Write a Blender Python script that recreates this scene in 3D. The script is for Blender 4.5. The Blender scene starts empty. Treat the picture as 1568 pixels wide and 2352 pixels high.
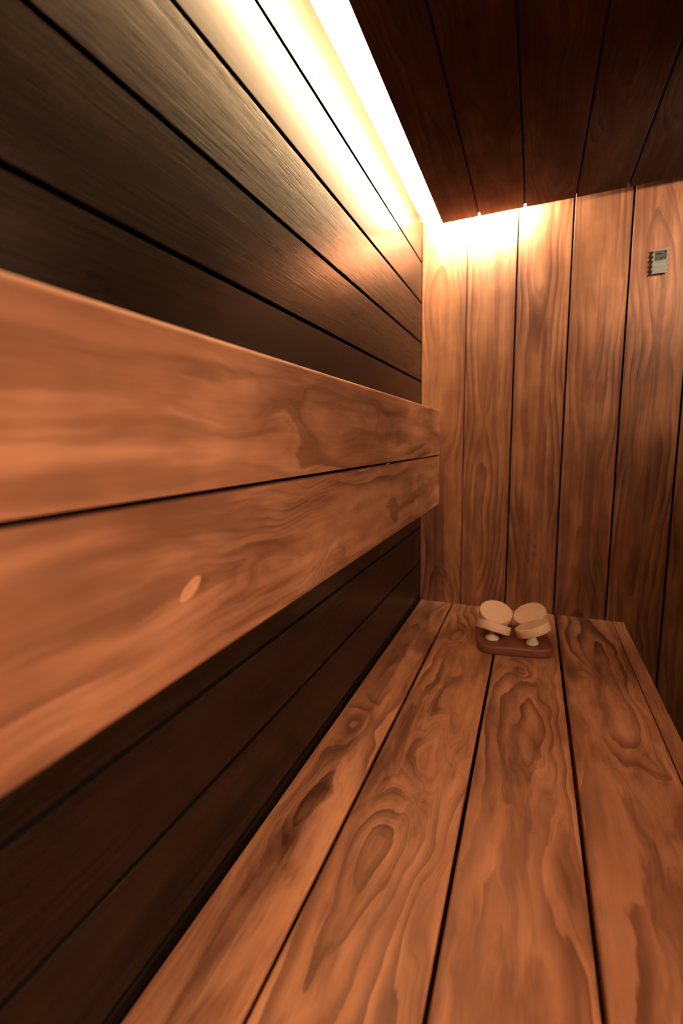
import bpy, bmesh, math, random
from mathutils import Vector, Matrix

random.seed(7)
scene = bpy.context.scene
COL = scene.collection
HB = 0.90                      # height of the bench top above the floor

# ------------------------------------------------------------------ camera
cam_data = bpy.data.cameras.new('camera')
cam = bpy.data.objects.new('camera', cam_data)
COL.objects.link(cam)
R = ((0.9238788267, -0.3806278669, -0.0396275218),
     (0.3822518006, 0.9129451261, 0.1428802217),
     (-0.0182064411, -0.1471517031, 0.9889463594))
m = Matrix(((R[0][0], R[0][2], -R[0][1], 0.3175),
            (R[1][0], R[1][2], -R[1][1], -1.4003),
            (R[2][0], R[2][2], -R[2][1], 0.4965 + HB),
            (0, 0, 0, 1)))
cam.matrix_world = m
cam_data.sensor_fit = 'VERTICAL'
cam_data.sensor_height = 36.0
cam_data.sensor_width = 24.0
cam_data.lens = 1055.23 * 36.0 / 2352.0
cam_data.clip_start = 0.01
cam_data.dof.use_dof = True
cam_data.dof.focus_distance = 0.74
cam_data.dof.aperture_fstop = 2.8
scene.camera = cam

# ------------------------------------------------------------------ view, world
scene.view_settings.view_transform = 'Standard'
scene.view_settings.look = 'None'
scene.view_settings.gamma = 1.0
scene.view_settings.use_curve_mapping = False
scene.view_settings.exposure = 0.0
world = bpy.data.worlds.new('world')
scene.world = world
world.use_nodes = True
world.node_tree.nodes['Background'].inputs[0].default_value = (0.004, 0.003, 0.0025, 1)
world.node_tree.nodes['Background'].inputs[1].default_value = 1.0

# ------------------------------------------------------------------ lights
LED_LEFT = 450.0                # emission of the cove strip
LED_BACK = 3900.0
CEIL_LAMP = 3.0
DOWN_FILL = 1.3
SIDE_FILL = 6.7
LED_COLOR = (1.0, 0.83, 0.60)
LED_SIDE = (1.0, 0.66, 0.345)
LAMP_COLOR = (1.0, 0.70, 0.50)
CEIL_COLOR = (1.0, 0.76, 0.54)

def area_lamp(name, loc, target, sx, sy, watts, color, spread):
    l = bpy.data.lights.new(name, 'AREA')
    l.shape = 'RECTANGLE'
    l.size = sx
    l.size_y = sy
    l.energy = watts
    l.color = color
    l.spread = math.radians(spread)
    o = bpy.data.objects.new(name, l)
    COL.objects.link(o)
    d = (Vector(target) - Vector(loc)).normalized()
    y = Vector((0, 1, 0))                     # long side of the lamp runs along the room
    z = -d
    x = y.cross(z).normalized()
    y = z.cross(x)
    o.matrix_world = Matrix(((x.x, y.x, z.x, loc[0]), (x.y, y.y, z.y, loc[1]), (x.z, y.z, z.z, loc[2]), (0, 0, 0, 1)))
    return o

# corner light under the ceiling at the far end; then two added fills
area_lamp('ceiling_lamp', (0.98, -0.46, HB + 1.05), (0.42, 0.0, HB + 0.90), 0.10, 0.20, CEIL_LAMP, CEIL_COLOR, 90)
area_lamp('added_down_fill', (1.10, -0.50, HB + 1.075), (1.10, -0.50, HB), 0.08, 0.08, DOWN_FILL, CEIL_COLOR, 175)  # added unseen fill, for sheen on the dark wall and brighter knobs
area_lamp('unseen_side_fill', (1.20, -1.80, HB + 1.00), (0.10, -1.30, HB + 0.22), 0.16, 0.30, SIDE_FILL, LAMP_COLOR, 84)  # added stand-in for unseen light from the right, beam narrowed off the back wall

# ------------------------------------------------------------------ node helper
class S:
    """A socket of a node tree with arithmetic."""
    def __init__(self, nt, sock): self.nt, self.s = nt, sock
    def _op(self, op, *a, clamp=False):
        n = self.nt.nodes.new('ShaderNodeMath'); n.operation = op; n.use_clamp = clamp
        for i, v in enumerate((self,) + a):
            if isinstance(v, S): self.nt.links.new(v.s, n.inputs[i])
            else: n.inputs[i].default_value = v
        return S(self.nt, n.outputs[0])
    def __add__(self, o): return self._op('ADD', o)
    __radd__ = __add__
    def __sub__(self, o): return self._op('SUBTRACT', o)
    def __mul__(self, o): return self._op('MULTIPLY', o)
    __rmul__ = __mul__
    def __truediv__(self, o): return self._op('DIVIDE', o)
    def neg(self): return self._op('MULTIPLY', -1.0)
    def pow(self, o): return self._op('POWER', o)
    def sqrt(self): return self._op('SQRT')
    def frac(self): return self._op('FRACT')
    def exp(self): return self._op('EXPONENT')
    def abs(self): return self._op('ABSOLUTE')
    def smooth(self, a, b):
        n = self.nt.nodes.new('ShaderNodeMapRange'); n.interpolation_type = 'SMOOTHSTEP'
        self.nt.links.new(self.s, n.inputs[0])
        n.inputs[1].default_value = a; n.inputs[2].default_value = b
        n.inputs[3].default_value = 0; n.inputs[4].default_value = 1
        return S(self.nt, n.outputs[0])

def noise(nt, x, y, z, detail=2.0, rough=0.5, dist=0.0):
    c = nt.nodes.new('ShaderNodeCombineXYZ')
    for i, v in enumerate((x, y, z)):
        if isinstance(v, S): nt.links.new(v.s, c.inputs[i])
        else: c.inputs[i].default_value = v
    n = nt.nodes.new('ShaderNodeTexNoise')
    n.inputs['Scale'].default_value = 1.0
    n.inputs['Detail'].default_value = detail
    n.inputs['Roughness'].default_value = rough
    n.inputs['Distortion'].default_value = dist
    nt.links.new(c.outputs[0], n.inputs['Vector'])
    return S(nt, n.outputs[0])

def mix_rgb(nt, fac, a, b, blend='MIX'):
    n = nt.nodes.new('ShaderNodeMix'); n.data_type = 'RGBA'; n.blend_type = blend
    def put(v, s):
        if isinstance(v, S): nt.links.new(v.s, s)
        elif isinstance(v, (int, float)): s.default_value = v
        elif isinstance(v, tuple): s.default_value = (*v, 1)
        else: nt.links.new(v, s)
    put(fac, n.inputs[0]); put(a, n.inputs[6]); put(b, n.inputs[7])
    return n.outputs[2]

def wood(name, light, mid, dark, seed=0.0, ring=0.0085, pith=0.045, wob=0.010, knots=(), contrast=1.0,
         rough=0.45, bump=0.15, spec=0.35, tint=(1, 1, 1), tilt=0.0, swirl=0.012, fibre=1.0, curl=1.0, fu=4.0, fv=20.0, flame_amt=0.85, satin=0.0):
    """Plain-sawn timber.  UV 'grain' holds metres along / across the board, UV 'board' a number of its own per board."""
    mt = bpy.data.materials.new(name); mt.use_nodes = True
    nt = mt.node_tree
    bsdf = nt.nodes['Principled BSDF']
    def uv(layer):
        n = nt.nodes.new('ShaderNodeUVMap'); n.uv_map = layer
        s = nt.nodes.new('ShaderNodeSeparateXYZ'); nt.links.new(n.outputs[0], s.inputs[0])
        return S(nt, s.outputs[0]), S(nt, s.outputs[1])
    u, v = uv('grain')
    b, bo = uv('board')
    sd = b * 13.7 + seed
    # curls: the board is read at slightly shifted places
    cu = noise(nt, u * 5.0, v * 11.0, sd + 20.0, 2.0, 0.5) - 0.5
    cv = noise(nt, u * 6.0, v * 13.0, sd + 30.0, 2.0, 0.5) - 0.5
    u1 = u + cu * (0.13 * curl)
    v1 = v + cv * (0.048 * curl)
    # slow drift of the cut through the log
    drift = noise(nt, u * 1.3, v * 2.0, sd, 2.0, 0.5)
    side = noise(nt, u * 0.9, sd, sd * 0.37, 1.0)
    w1 = noise(nt, u1 * 4.0, v1 * 15.0, sd + 3.1, 2.0, 0.5)
    w2 = noise(nt, u1 * 11.0, v1 * 60.0, sd + 5.3, 3.0, 0.6)
    D = (drift - 0.5) * 0.16 + u * tilt + pith
    V = v1 + (side - 0.5) * 0.10 + (w1 - 0.5) * (2 * wob)
    h = (V * V + D * D).sqrt() + (w1 - 0.5) * (2 * swirl) + (w2 - 0.5) * (0.7 * wob)
    for (ku, kv, su, sv, a) in knots:
        g = (((u1 - ku) / su).pow(2.0) + ((v1 - kv) / sv).pow(2.0)).neg().exp()
        h = h + g * a
    p = (h / ring).frac()
    late = p.smooth(0.05, 0.90) * (p.smooth(0.90, 0.985).neg() + 1.0)
    p2 = (h / (ring * 0.31)).frac()
    thin = p2.smooth(0.35, 0.85) * (p2.smooth(0.88, 0.99).neg() + 1.0)
    fade = noise(nt, u1 * 3.0, v1 * 13.0, sd + 8.8, 2.0, 0.5).smooth(0.34, 0.62)
    fade2 = noise(nt, u1 * 3.4, v1 * 10.0, sd + 15.8, 2.0, 0.5).smooth(0.46, 0.70)
    flame = noise(nt, u1 * fu, v1 * fv, sd + 41.0, 4.0, 0.58).smooth(0.44, 0.64)
    late = (late * (fade * 0.88 + 0.12))._op('MAXIMUM', flame * flame_amt) + thin * fade2 * 0.34
    patch = noise(nt, u1 * 2.7, v1 * 8.0, sd + 55.0, 3.0, 0.55).smooth(0.46, 0.68)
    late = late * 0.85 + patch * 0.34
    cloud = noise(nt, u * 6.0, v * 16.0, sd + 1.7, 3.0, 0.55)
    ripple = noise(nt, u * 34.0, v * 9.0, sd + 2.9, 1.0, 0.5)
    fib = noise(nt, u * 7.0, v * 420.0, sd + 6.1, 2.0, 0.6)
    streak = noise(nt, u * 2.2, v * 85.0, sd + 4.4, 2.0, 0.5)
    base = mix_rgb(nt, cloud.smooth(0.25, 0.75), mid, light)
    col = mix_rgb(nt, (late * (0.95 * contrast))._op('MINIMUM', 1.0), base, dark)
    val = (cloud - 0.5) * 0.45 + (ripple - 0.5) * 0.20 + (fib - 0.5) * (0.22 * fibre) + (streak - 0.5) * 0.46 + bo * 0.3 + 1.0
    cmb = nt.nodes.new('ShaderNodeCombineXYZ')
    for i in range(3): nt.links.new(val.s, cmb.inputs[i])
    col = mix_rgb(nt, 1.0, col, cmb.outputs[0], 'MULTIPLY')
    nt.links.new(col, bsdf.inputs['Base Color'])
    bsdf.inputs['Roughness'].default_value = rough
    bsdf.inputs['Specular IOR Level'].default_value = spec
    bsdf.inputs['Specular Tint'].default_value = (*tint, 1)
    if satin:
        rough_board = (bo * 7.0 + 1.0)
        rr = bo.abs() * satin + rough + (fib - 0.5) * rough_board * 0.10
        nt.links.new(rr.s, bsdf.inputs['Roughness'])
    if bump:
        fine = noise(nt, u * 24.0, v * 480.0, sd + 71.0, 3.0, 0.65)
        if satin:
            sp = ((fine - 0.5) * 3.2 + (streak - 0.5) * 1.6) * (bo * 7.0 + 1.0) * (spec * 0.6) + spec
            nt.links.new(sp._op('MAXIMUM', 0.02).s, bsdf.inputs['Specular IOR Level'])
        hgt = (fine * 0.9 + fib * 0.9 + streak * 0.5) * (bo * 7.0 + 1.0) if satin else fib * 0.6 + late * 0.5 + streak * 0.8 + w2 * 0.4
        bn = nt.nodes.new('ShaderNodeBump')
        bn.inputs['Strength'].default_value = bump
        bn.inputs['Distance'].default_value = 0.0012
        nt.links.new(hgt.s, bn.inputs['Height'])
        nt.links.new(bn.outputs[0], bsdf.inputs['Normal'])
    return mt

def plain(name, color, rough=0.5, metal=0.0, spec=0.5, grain=0.0):
    mt = bpy.data.materials.new(name); mt.use_nodes = True
    nt = mt.node_tree
    bsdf = nt.nodes['Principled BSDF']
    if grain:
        tc = nt.nodes.new('ShaderNodeTexCoord')
        s = nt.nodes.new('ShaderNodeSeparateXYZ'); nt.links.new(tc.outputs['Object'], s.inputs[0])
        n = noise(nt, S(nt, s.outputs[0]) * 40, S(nt, s.outputs[1]) * 160, S(nt, s.outputs[2]) * 160, 3.0)
        lo = tuple(c * (1 - grain) for c in color); hi = tuple(min(1, c * (1 + grain)) for c in color)
        nt.links.new(mix_rgb(nt, n.smooth(0.25, 0.75), lo, hi), bsdf.inputs['Base Color'])
    else:
        bsdf.inputs['Base Color'].default_value = (*color, 1)
    bsdf.inputs['Roughness'].default_value = rough
    bsdf.inputs['Metallic'].default_value = metal
    bsdf.inputs['Specular IOR Level'].default_value = spec
    return mt

def glow(name, color, strength):
    mt = bpy.data.materials.new(name); mt.use_nodes = True
    b = mt.node_tree.nodes['Principled BSDF']
    b.inputs['Base Color'].default_value = (0.8, 0.8, 0.8, 1)
    b.inputs['Emission Color'].default_value = (*color, 1)
    b.inputs['Emission Strength'].default_value = strength
    return mt

# ------------------------------------------------------------------ mesh helpers
class Mesh:
    def __init__(self):
        self.bm = bmesh.new()
        self.g = self.bm.loops.layers.uv.new('grain')
        self.b = self.bm.loops.layers.uv.new('board')

    def board(self, lo, hi, along, normal, idx=0.0, tone=0.0, bevel=0.0, segs=2, mat=0, shift=0.0, round_edge=None, side_mat=None):
        """A box from lo to hi; grain runs along axis `along`, its face looks along axis `normal`."""
        lo, hi = Vector(lo), Vector(hi)
        c, d = (lo + hi) / 2, hi - lo
        t = bmesh.new()
        bmesh.ops.create_cube(t, size=1.0)
        for v in t.verts: v.co = Vector((v.co.x * d.x, v.co.y * d.y, v.co.z * d.z))
        if round_edge:                                    # (axis, sign, radius): the face whose rim is rounded over more
            ax, sg, rr = round_edge
            ed = [e for e in t.edges if all(v.co[ax] * sg > 0 for v in e.verts) and abs(e.verts[0].co[along] - e.verts[1].co[along]) > 1e-4]
            bmesh.ops.bevel(t, geom=ed, offset=rr, segments=5, profile=0.5, affect='EDGES')
            bevel = 0.0
        if bevel:
            bmesh.ops.bevel(t, geom=list(t.edges), offset=bevel, segments=segs, profile=0.5, affect='EDGES')
        across = ({0, 1, 2} - {along, normal}).pop()
        vmap = {}
        for v in t.verts: vmap[v] = self.bm.verts.new(v.co + c)
        for f in t.faces:
            nf = self.bm.faces.new([vmap[v] for v in f.verts])
            nf.material_index = mat
            nf.smooth = False
            if side_mat is not None and abs(f.normal[across]) > 0.9: nf.material_index = side_mat  # sides coloured dark so the gaps keep their shade under the lamps
            for l, ol in zip(nf.loops, f.loops):
                p = ol.vert.co
                vv = p[across]
                if abs(f.normal[across]) > 0.8: vv = p[across] + p[normal]
                uu = p[along] + c[along] + shift
                if abs(f.normal[along]) > 0.8: uu += p[normal] * 0.15
                l[self.g].uv = (uu, vv)
                l[self.b].uv = (idx, tone)
        t.free()
        return self

    def lathe(self, profile, steps=48, M=Matrix(), mat=0, idx=0.0):
        """profile: (radius, z) pairs from bottom to top, on the axis at both ends."""
        rings = []
        for r, z in profile:
            if r < 1e-6: rings.append([self.bm.verts.new(M @ Vector((0, 0, z)))])
            else: rings.append([self.bm.verts.new(M @ Vector((r * math.cos(2 * math.pi * k / steps), r * math.sin(2 * math.pi * k / steps), z))) for k in range(steps)])
        for a, b in zip(rings, rings[1:]):
            for k in range(steps):
                k2 = (k + 1) % steps
                if len(a) == 1: vs = [a[0], b[k2], b[k]]; vs = [a[0], b[k], b[k2]][::-1]
                elif len(b) == 1: vs = [a[k], a[k2], b[0]]
                else: vs = [a[k], a[k2], b[k2], b[k]]
                f = self.bm.faces.new(vs); f.smooth = True; f.material_index = mat
        inv = M.inverted()
        for f in self.bm.faces:
            for l in f.loops:
                p = inv @ l.vert.co
                l[self.g].uv = (p.x, p.y); l[self.b].uv = (idx, 0)
        return self

    def prism(self, pts, z0, z1, M=Matrix(), mat=0, bevel=0.0, idx=0.0):
        t = bmesh.new()
        vs = [t.verts.new((x, y, z0)) for x, y in pts]
        f = t.faces.new(vs)
        r = bmesh.ops.extrude_face_region(t, geom=[f])
        for e in r['geom']:
            if isinstance(e, bmesh.types.BMVert): e.co.z = z1
        bmesh.ops.recalc_face_normals(t, faces=list(t.faces))
        if bevel:
            ed = [e for e in t.edges if abs(e.verts[0].co.z - e.verts[1].co.z) < 1e-6]
            bmesh.ops.bevel(t, geom=ed, offset=bevel, segments=3, profile=0.5, affect='EDGES')
        vmap = {v: self.bm.verts.new(M @ v.co) for v in t.verts}
        for f in t.faces:
            nf = self.bm.faces.new([vmap[v] for v in f.verts]); nf.material_index = mat
            nf.smooth = abs(f.normal.z) < 0.95 and len(f.verts) == 4
            for l, ol in zip(nf.loops, f.loops):
                l[self.g].uv = (ol.vert.co.x, ol.vert.co.y + ol.vert.co.z); l[self.b].uv = (idx, 0)
        t.free()
        return self

    def build(self, name, mats, parent=None, loc=None, kind=None):
        me = bpy.data.meshes.new(name)
        bmesh.ops.recalc_face_normals(self.bm, faces=list(self.bm.faces))
        if loc is not None:
            bmesh.ops.translate(self.bm, verts=list(self.bm.verts), vec=-Vector(loc))
        self.bm.to_mesh(me); self.bm.free()
        for mt in (mats if isinstance(mats, (list, tuple)) else [mats]): me.materials.append(mt)
        o = bpy.data.objects.new(name, me); COL.objects.link(o)
        if loc is not None: o.location = loc
        if parent is not None: o.parent = parent
        if kind: o['kind'] = kind
        return o

def thing(name, label, cat, loc=(0, 0, 0), group=None):
    o = bpy.data.objects.new(name, None); COL.objects.link(o)
    o.location = loc; o['label'] = label; o['category'] = cat
    o.empty_display_size = 0.05
    if group: o['group'] = group
    return o

def tag(o, label, cat, group=None):
    o['label'] = label; o['category'] = cat
    if group: o['group'] = group
    return o

# ------------------------------------------------------------------ materials
BENCH = dict(light=(0.52, 0.225, 0.108), mid=(0.38, 0.150, 0.068), dark=(0.085, 0.026, 0.012))
WALLW = dict(light=(0.37, 0.158, 0.072), mid=(0.25, 0.095, 0.040), dark=(0.075, 0.022, 0.010))
STAIN = dict(light=(0.015, 0.0085, 0.0055), mid=(0.011, 0.0062, 0.0040), dark=(0.0055, 0.0031, 0.0020))
CEILW = dict(light=(0.10, 0.060, 0.046), mid=(0.080, 0.047, 0.036), dark=(0.050, 0.028, 0.020))
m_wall_back = wood('pale_wall_timber', seed=2.0, ring=0.013, contrast=0.84, wob=0.005, swirl=0.006, curl=0.4, fu=1.3, fv=40.0, flame_amt=0.75, rough=0.5, bump=0.1, **WALLW)
m_wall_left = wood('dark_stained_timber', seed=31.0, ring=0.007, contrast=0.8, rough=0.23, satin=0.5, bump=0.16, spec=0.245, tint=(1.0, 0.60, 0.34), fibre=1.3, curl=0.5, **STAIN)
m_ceil = wood('ceiling_timber', seed=47.0, contrast=0.7, rough=0.9, bump=0.1, spec=0.0, **CEILW)
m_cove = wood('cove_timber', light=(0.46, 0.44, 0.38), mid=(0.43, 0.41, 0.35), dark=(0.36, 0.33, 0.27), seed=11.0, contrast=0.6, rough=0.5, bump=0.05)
m_gap = plain('gap_backing_shade', (0.006, 0.004, 0.003), 0.9, spec=0.1)  # dark backing, also the shade painted on wall board sides
m_floor = plain('dark_floor', (0.03, 0.018, 0.012), 0.6, grain=0.3)
m_under = wood('bench_frame_timber', seed=90.0, **CEILW)
m_joint = plain('dark_backing', (0.010, 0.006, 0.004), 0.9, spec=0.1)

# ------------------------------------------------------------------ setting
XR, YF, ZC = 1.62, -2.35, HB + 1.1171            # right wall, wall behind the camera, upper ceiling
PS = 0.9786                                       # lowered ceiling stands this much nearer than the wall
ZP = HB + 0.4965 + 0.6043 * PS                             # underside of the lowered ceiling
YP = -0.030                                       # its end towards the back wall

# left wall: horizontal boards
w = Mesh()
gaps = [HB + 1.0064 - 0.11035 * k for k in range(-1, 19)]
TONE = {0: 0.0, 1: -0.13, 2: 0.12, 3: 0.05, 4: -0.06}    # brushed or smooth finish, board by board from the top
edges = [ZC + 0.002] + [g for g in gaps if 0.03 < g < ZC - 0.01] + [0.0]
for i, (a, b_) in enumerate(zip(edges, edges[1:])):
    hi = a - (0.0030 if i else 0.0); lo = b_ + (0.0030 if b_ > 0.01 else 0.0)
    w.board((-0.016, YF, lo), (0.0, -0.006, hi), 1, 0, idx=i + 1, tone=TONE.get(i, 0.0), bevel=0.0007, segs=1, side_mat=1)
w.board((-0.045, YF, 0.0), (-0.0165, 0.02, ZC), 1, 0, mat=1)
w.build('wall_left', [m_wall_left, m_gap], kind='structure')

# back wall: vertical boards
w = Mesh()
xs = [0.1264, 0.2574, 0.3891, 0.5197, 0.6510]
while xs[-1] < XR - 0.15: xs.append(xs[-1] + 0.1312)
xe = [0.0008] + xs + [XR]
for i, (a, b_) in enumerate(zip(xe, xe[1:])):
    ga = 0.0 if i == 0 else (0.0012 if i == 1 else 0.0024)
    gb = 0.0 if b_ == XR else (0.0012 if i == 0 else 0.0024)
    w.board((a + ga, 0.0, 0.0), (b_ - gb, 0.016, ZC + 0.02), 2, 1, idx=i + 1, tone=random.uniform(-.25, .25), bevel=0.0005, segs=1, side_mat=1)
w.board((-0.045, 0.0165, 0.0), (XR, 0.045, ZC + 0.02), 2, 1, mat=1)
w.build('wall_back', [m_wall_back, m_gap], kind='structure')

# the two walls behind and beside the camera
w = Mesh()
k = 0; y = YF
while y < -0.01:
    y2 = min(y + 0.1312, -0.001)
    w.board((XR, y + 0.0022, 0), (XR + 0.016, y2 - 0.0022, ZC), 2, 0, idx=20 + k, tone=random.uniform(-.25, .25)); y = y2; k += 1
w.board((XR + 0.0165, YF, 0), (XR + 0.045, 0.045, ZC), 2, 0, mat=1)
w.build('wall_right', [m_wall_back, m_gap], kind='structure')
w = Mesh()
k = 0; x = -0.045
while x < XR - 0.001:
    x2 = min(x + 0.1312, XR + 0.02)
    w.board((x + 0.0022, YF - 0.016, 0), (x2 - 0.0022, YF, ZC), 2, 1, idx=40 + k, tone=random.uniform(-.25, .25)); x = x2; k += 1
w.board((-0.045, YF - 0.045, 0), (XR + 0.045, YF - 0.0165, ZC), 2, 1, mat=1)
w.build('wall_front', [m_wall_back, m_gap], kind='structure')
Mesh().board((-0.045, YF - 0.045, -0.03), (XR + 0.045, 0.045, 0.0), 1, 2).build('floor', m_floor, kind='structure')

# upper ceiling, seen in the lit slot beside the wall
Mesh().board((-0.045, YF - 0.045, ZC), (XR + 0.045, -0.0001, ZC + 0.03), 1, 2).build('ceiling', m_cove, kind='structure')

# lowered ceiling of long boards with open grooves
w = Mesh()
xs = [0.1565, 0.2720, 0.3909, 0.5050]
while xs[-1] < XR - 0.25: xs.append(xs[-1] + 0.1150)
xe = [0.3175 + (x - 0.3175) * PS for x in [0.0570] + xs]
for i, (a, b_) in enumerate(zip(xe, xe[1:])):
    w.board((a + (0.0022 if i else 0), YF, ZP), (b_ - 0.0022, YP, ZP + 0.009), 1, 2, idx=i + 1, tone=random.uniform(-.2, .2), bevel=0.0008, segs=1)
XPR = xe[-1]
w.board((xe[0], YF, ZP + 0.009), (XPR, YP, ZC - 0.0001), 1, 2, mat=0, idx=60)
w.build('ceiling_panel', [m_ceil], kind='structure')

# ------------------------------------------------------------------ light strips on the rim of the lowered ceiling
m_led = glow('led_left', LED_SIDE, LED_LEFT)
m_ledb = glow('led_back', LED_COLOR, LED_BACK)
o = Mesh().board((xe[0] - 0.0012, YF + 0.05, ZP + 0.0085), (xe[0] - 0.0001, -0.045, ZP + 0.0265), 1, 0).build('light_strip', m_led)
tag(o, 'long warm white light strip glowing in the slot between dark wall and ceiling', 'light')
o = Mesh().board((xe[0] + 0.006, YP + 0.0001, ZP + 0.0095), (0.2560, YP + 0.0012, ZP + 0.0265), 0, 1).build('light_strip', m_ledb)
tag(o, 'short light strip above the ceiling edge washing the vertical back wall boards', 'light')

# ------------------------------------------------------------------ bench
def G(x, y): return (x, y)
bench = thing('sauna_bench', 'long brown timber bench of four wide planks along the dark wall', 'bench', (0.28, -1.1, 0))
def child(mesh, name, mats, parent):
    """Links a mesh whose coordinates are in room space under its thing."""
    o = mesh.build(name, mats)
    o.parent = parent
    p = parent
    off = Vector((0, 0, 0))
    while p is not None:
        off += Vector(p.location); p = p.parent
    o.data.transform(Matrix.Translation(-off))
    return o
YB = -0.003
BL = (0.004, 0.1013), (0.1062, 0.2470), (0.2520, 0.3910), (0.3965, 0.5355)
# knots: place along the plank (Y), place across it, lengths, strength
knots = [
    [(-0.70, -0.015, 0.075, 0.022, 0.034), (-0.50, 0.0, 0.09, 0.03, -0.02), (-0.95, 0.02, 0.10, 0.03, 0.012)],
    [(-0.24, -0.018, 0.055, 0.030, 0.040), (-0.72, 0.010, 0.11, 0.035, 0.038), (-0.90, -0.01, 0.07, 0.04, -0.022), (-1.15, 0.03, 0.12, 0.04, 0.016)],
    [(-0.395, -0.010, 0.035, 0.026, 0.040), (-0.55, 0.02, 0.05, 0.02, -0.018), (-0.95, 0.0, 0.16, 0.04, 0.022)],
    [(-0.34, -0.028, 0.060, 0.026, 0.036), (-0.55, 0.018, 0.09, 0.03, -0.022), (-0.80, -0.02, 0.10, 0.03, 0.020)],
]
for i, (a, b_) in enumerate(BL):
    mt = wood('bench_plank_timber', seed=5.0 + 3.17 * i, knots=knots[i], ring=0.0180, wob=0.014, swirl=0.022, contrast=0.92, rough=0.42, bump=0.12, **BENCH)
    child(Mesh().board((a, YF + 0.02, HB - 0.028), (b_, YB, HB), 1, 2, idx=i + 1, bevel=0.0022, segs=2), 'seat_plank', mt, bench)
m_fas = wood('fascia_timber', seed=77.0, ring=0.006, wob=0.003, swirl=0.003, contrast=0.8, rough=0.42, bump=0.1, **BENCH)
child(Mesh().board((0.5372, YF + 0.02, HB - 0.13), (0.5641, YB, HB), 1, 0, idx=9, bevel=0.002, segs=2), 'front_fascia', m_fas, bench)
for y in (-0.12, -0.75, -1.38, -2.0):
    child(Mesh().board((0.006, y - 0.022, HB - 0.118), (0.5368, y + 0.022, HB - 0.0285), 0, 1, idx=3), 'support_joist', m_under, bench)
    child(Mesh().board((0.46, y - 0.045, 0.0), (0.5, y - 0.0225, HB - 0.04), 2, 0, idx=4), 'leg', m_under, bench)
    child(Mesh().board((0.02, y - 0.045, 0.0), (0.06, y - 0.0225, HB - 0.04), 2, 0, idx=5), 'leg', m_under, bench)

# ------------------------------------------------------------------ backrest
XB = 0.0576
back = thing('backrest', 'two-board timber backrest fixed in front of the dark stained wall', 'backrest', (0.03, -1.1, HB + 0.30))
bk = [
    [(-0.567, 0.000, 0.030, 0.024, 0.045), (-0.60, -0.010, 0.075, 0.03, 0.016), (-0.95, -0.02, 0.15, 0.03, 0.014)],
    [(-0.82, -0.050, 0.030, 0.015, 0.040), (-0.70, -0.005, 0.16, 0.040, 0.030), (-0.35, 0.0, 0.09, 0.04, 0.02), (-0.98, -0.01, 0.05, 0.02, 0.015)],
]
spec_b = ((HB + 0.4592, HB + 0.5905), (HB + 0.3064, HB + 0.4540))
boards = []
for i, (z0, z1) in enumerate(spec_b):
    mt = wood('backrest_timber', seed=18.3 + 5.1 * i, knots=bk[i], ring=0.022, wob=0.010, swirl=0.014, contrast=0.72, fu=2.0, fv=22.0, rough=0.42, bump=0.12, **BENCH)
    boards.append(child(Mesh().board((XB - 0.026, YF + 0.25, z0), (XB, YB, z1), 1, 0, idx=i + 1, round_edge=(2, 1 - 2 * i, 0.006)), 'backrest_board', mt, back))
boards[0]['label'] = 'upper backrest board with one long knot'
boards[1]['label'] = 'lower backrest board with a pale oval patch'
for y in (-0.46, -1.25, -1.95):
    child(Mesh().board((0.0005, y - 0.025, HB + 0.325), (XB - 0.0262, y + 0.025, HB + 0.572), 2, 0, idx=2), 'mounting_batten', m_joint, back)
m_steel = plain('zinc_steel', (0.42, 0.45, 0.44), 0.45, metal=0.3)
clip = Mesh()
clip.board((0.033, -0.524, HB + 0.4541), (0.050, -0.500, HB + 0.4553), 1, 2, bevel=0.0003, segs=1)
clip.board((0.0490, -0.522, HB + 0.4541), (0.0502, -0.502, HB + 0.4588), 1, 0, bevel=0.0003, segs=1)
o = child(clip, 'fixing_clip', m_steel, back); o['label'] = 'small grey metal clip in the gap'
# oval wood patch let into the lower board
m_patch = plain('patch_timber', (0.60, 0.27, 0.125), 0.5, grain=0.12)
pts = []
for k in range(40):
    t = 2 * math.pi * k / 40
    pts.append((0.0148 * math.cos(t), 0.0062 * math.sin(t) * (1 - 0.25 * abs(math.cos(t)) ** 3)))
th = math.radians(29)
M = Matrix.Translation((XB, -1.1072, HB + 0.3789)) @ Matrix(((0, 0, 1, 0), (1, 0, 0, 0), (0, 1, 0, 0), (0, 0, 0, 1))) @ Matrix.Rotation(th, 4, 'Z')
p = Mesh().prism(pts, -0.002, 0.00025, M)
o = child(p, 'wood_patch', m_patch, boards[1])
o.data.transform(Matrix.Translation(Vector((0, 0, 0))))
o['label'] = 'pale oval wood patch'

# ------------------------------------------------------------------ tray with wooden knobs
def rounded(w_, d_, r, n=10):
    out = []
    for cx, cy, a0 in ((w_/2 - r, d_/2 - r, 0), (-w_/2 + r, d_/2 - r, 90), (-w_/2 + r, -d_/2 + r, 180), (w_/2 - r, -d_/2 + r, 270)):
        for k in range(n + 1):
            a = math.radians(a0 + 90 * k / n); out.append((cx + r * math.cos(a), cy + r * math.sin(a)))
    return out
TRZ = 0.021
tr_rot = math.radians(9.5)
TC = Vector((0.2870, -0.2480, HB))
m_tray = wood('tray_timber', light=(0.28, 0.097, 0.058), mid=(0.22, 0.072, 0.042), dark=(0.13, 0.038, 0.023), seed=63.0, ring=0.008, contrast=0.6, rough=0.4, bump=0.08)
tray = Mesh().prism(rounded(0.172, 0.148, 0.036), 0.0, TRZ, Matrix.Rotation(tr_rot, 4, 'Z'), bevel=0.004).build('tray', m_tray)
tray.location = TC
tag(tray, 'small dark brown wooden tray with rounded corners on the bench', 'tray')

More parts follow.
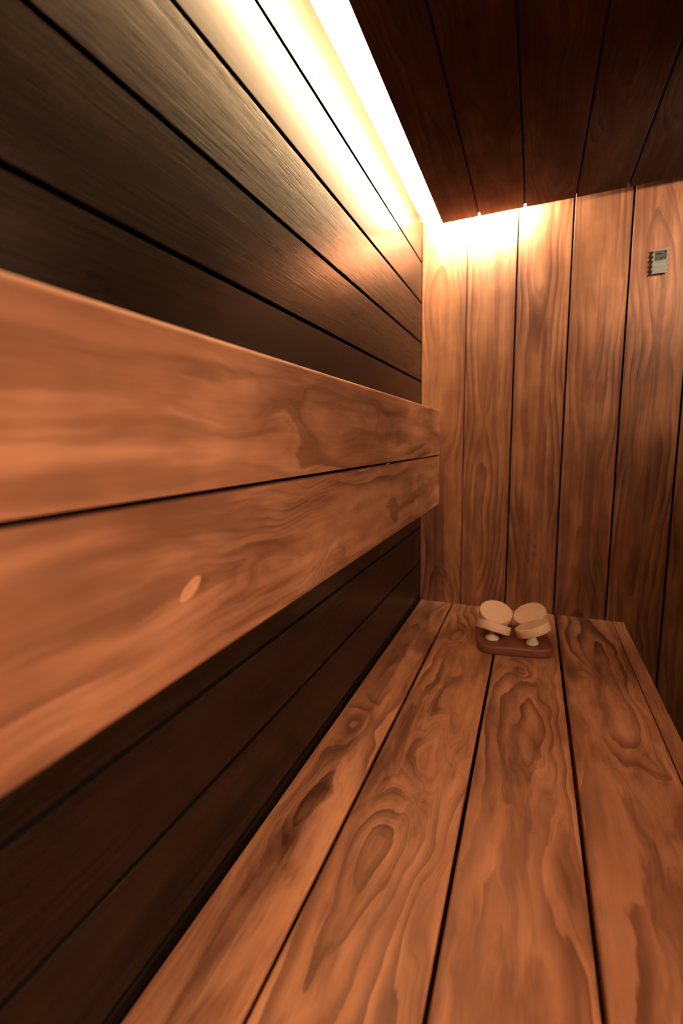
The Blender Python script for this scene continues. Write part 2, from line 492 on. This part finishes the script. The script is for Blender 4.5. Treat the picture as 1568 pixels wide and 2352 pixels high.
m_disc = plain('pale_beech', (0.93, 0.60, 0.38), 0.55, grain=0.04)
m_foot = plain('cream_foot', (0.90, 0.80, 0.50), 0.45)
CR = Matrix(((R[0][0], R[0][1], R[0][2]), (R[1][0], R[1][1], R[1][2]), (R[2][0], R[2][1], R[2][2])))  # lens right, forward, up
CP = Vector((0.3175, -1.4003, 0.4965 + HB))

def knob(name, label, foot, centre, normal, base=1.0):
    """foot: point on the tray; centre: middle of the tilted disc; normal: its axis."""
    t = thing(name, label, 'knob', foot, 'wooden knobs on the tray')
    n = Vector(normal).normalized()
    M = n.to_track_quat('Z', 'Y').to_matrix().to_4x4()
    M.translation = Vector(centre) - Vector(foot)
    r, h = 0.0400, 0.0205
    e = 0.0022
    d = Mesh().lathe([(0, -h/2), (r - e, -h/2), (r - 0.3*e, -h/2 + 0.3*e), (r, -h/2 + e), (r, h/2 - e), (r - 0.3*e, h/2 - 0.3*e), (r - e, h/2), (0, h/2)], 64, M)
    o = d.build('disc', m_disc, t)
    for pl in o.data.polygons:
        if abs((M.to_3x3().inverted() @ pl.normal).z) > 0.99: pl.use_smooth = False
    apex = (Vector(centre) - Vector(foot)) - n * (h / 2)
    f = Mesh()
    H = max(apex.z, 0.012)
    prof = [(0, 0.0), (0.0150, 0.0), (0.0166, 0.0016), (0.0168, 0.0034), (0.0150, 0.0058), (0.0105, 0.0100), (0.0066, 0.0140), (0.0046, 0.0190), (0.0042, H + 0.004), (0, H + 0.004)]
    prof = [q for q in prof if q[1] < H + 0.0041] if H > 0.015 else [(0, 0), (0.0150, 0), (0.0168, 0.003), (0.0080, H), (0.004, H + 0.004), (0, H + 0.004)]
    f.lathe([(q[0] * base, q[1]) for q in prof], 40)
    for v in f.bm.verts:
        s = v.co.z / max(H, 1e-6)
        v.co.x += apex.x * s; v.co.y += apex.y * s
    fo = f.build('foot', m_foot, t)
    fo['label'] = 'cream cone shaped foot'
    return t

def view_ray(x, y):
    return (CR @ Vector(((x - 784) / 1055.23, 1.0, -(y - 1176) / 1055.23))).normalized()
def axis_from(look_at, tilt, img):
    """Axis leaning `tilt` degrees off the sight line, towards the picture direction img (x right, y up)."""
    d = (CP - Vector(look_at)).normalized()
    rt = (CR @ Vector((1, 0, 0))); rt = (rt - d * rt.dot(d)).normalized()
    up = d.cross(rt)
    i = (rt * img[0] + up * img[1]).normalized()
    return d * math.cos(math.radians(tilt)) + i * math.sin(math.radians(tilt))
TZ = HB + TRZ
c1 = (0.2443, -0.285, TZ + 0.0300); c2 = (0.3330, -0.272, TZ + 0.0330)
c3 = (0.2440, -0.213, TZ + 0.0375); c4 = (0.3270, -0.198, TZ + 0.0370)
knob('wooden_knob', 'front left wooden knob on the tray, its thick round disc seen edge on', (0.2420, -0.285, TZ), c1, axis_from(c1, 90, (0.30, 0.95)))
knob('wooden_knob', 'front right wooden knob on the tray, disc tipped up with cream foot showing', (0.3315, -0.283, TZ), c2, axis_from(c2, 76, (-0.26, 0.97)), 0.84)
knob('wooden_knob', 'rear left wooden knob on the tray showing a full round face', (0.2445, -0.205, TZ), c3, axis_from(c3, 47, (0.28, 0.96)))
knob('wooden_knob', 'rear right wooden knob on the tray, face and right rim showing', (0.3290, -0.192, TZ), c4, axis_from(c4, 52, (-0.34, 0.94)))

# ------------------------------------------------------------------ small plate on the back wall
plate_c = Vector((0.5815, -0.0001, HB + 0.9185))
sign = thing('wall_plaque', 'small grey plate with scalloped sides and dark print on the back wall', 'plaque', plate_c)
W2, H2 = 0.0170, 0.0275
prof = []
N = 5
def side(sgn, rev):
    out = []
    for k in range(N * 8 + 1):
        t = k / (N * 8)
        z = -H2 + 2 * H2 * t
        out.append((sgn * (W2 - 0.0016 + 0.0016 * math.cos(2 * math.pi * t * N)), z))
    return out[::-1] if rev else out
outline = side(1, False) + side(-1, True)
RX = Matrix.Rotation(math.radians(90), 4, 'X')
m_plate = plain('brushed_plate', (0.175, 0.165, 0.145), 0.5, spec=0.2, grain=0.08)
m_print = plain('dark_print_panel', (0.060, 0.055, 0.042), 0.6, spec=0.1, grain=0.15)
m_ink = plain('ink', (0.008, 0.007, 0.005), 0.7, spec=0.1)
m_edge = plain('bright_edge', (0.75, 0.55, 0.42), 0.4, metal=0.3)
Mesh().prism(outline, 0.004, 0.0085, RX).build('plate', m_plate, sign)
Mesh().board((-0.012, -0.004, -0.022), (0.012, 0.0, 0.022), 2, 1).build('mount', m_joint, sign)
pp = Mesh().prism([(-0.0118, 0.001), (0.0125, 0.002), (0.0128, 0.0235), (-0.0118, 0.0235)], 0.0083, 0.0088, RX).build('print_panel', m_print, sign)
ink = Mesh()
for (x0, x1, z0, z1) in ((-0.0105, -0.0075, 0.0150, 0.0178), (-0.0068, -0.0040, 0.0155, 0.0180), (-0.0035, -0.0008, 0.0152, 0.0185), (0.0002, 0.0030, 0.0140, 0.0165),
                         (0.0075, 0.0110, 0.0170, 0.0215), (0.0000, 0.0030, 0.0050, 0.0078), (0.0040, 0.0070, 0.0060, 0.0085), (0.0080, 0.0108, 0.0055, 0.0080)):
    ink.prism([(x0, z0), (x1, z0 + 0.0004), (x1, z1), (x0, z1 - 0.0004)], 0.0087, 0.0091, RX)
ink.build('lettering', m_ink, pp)
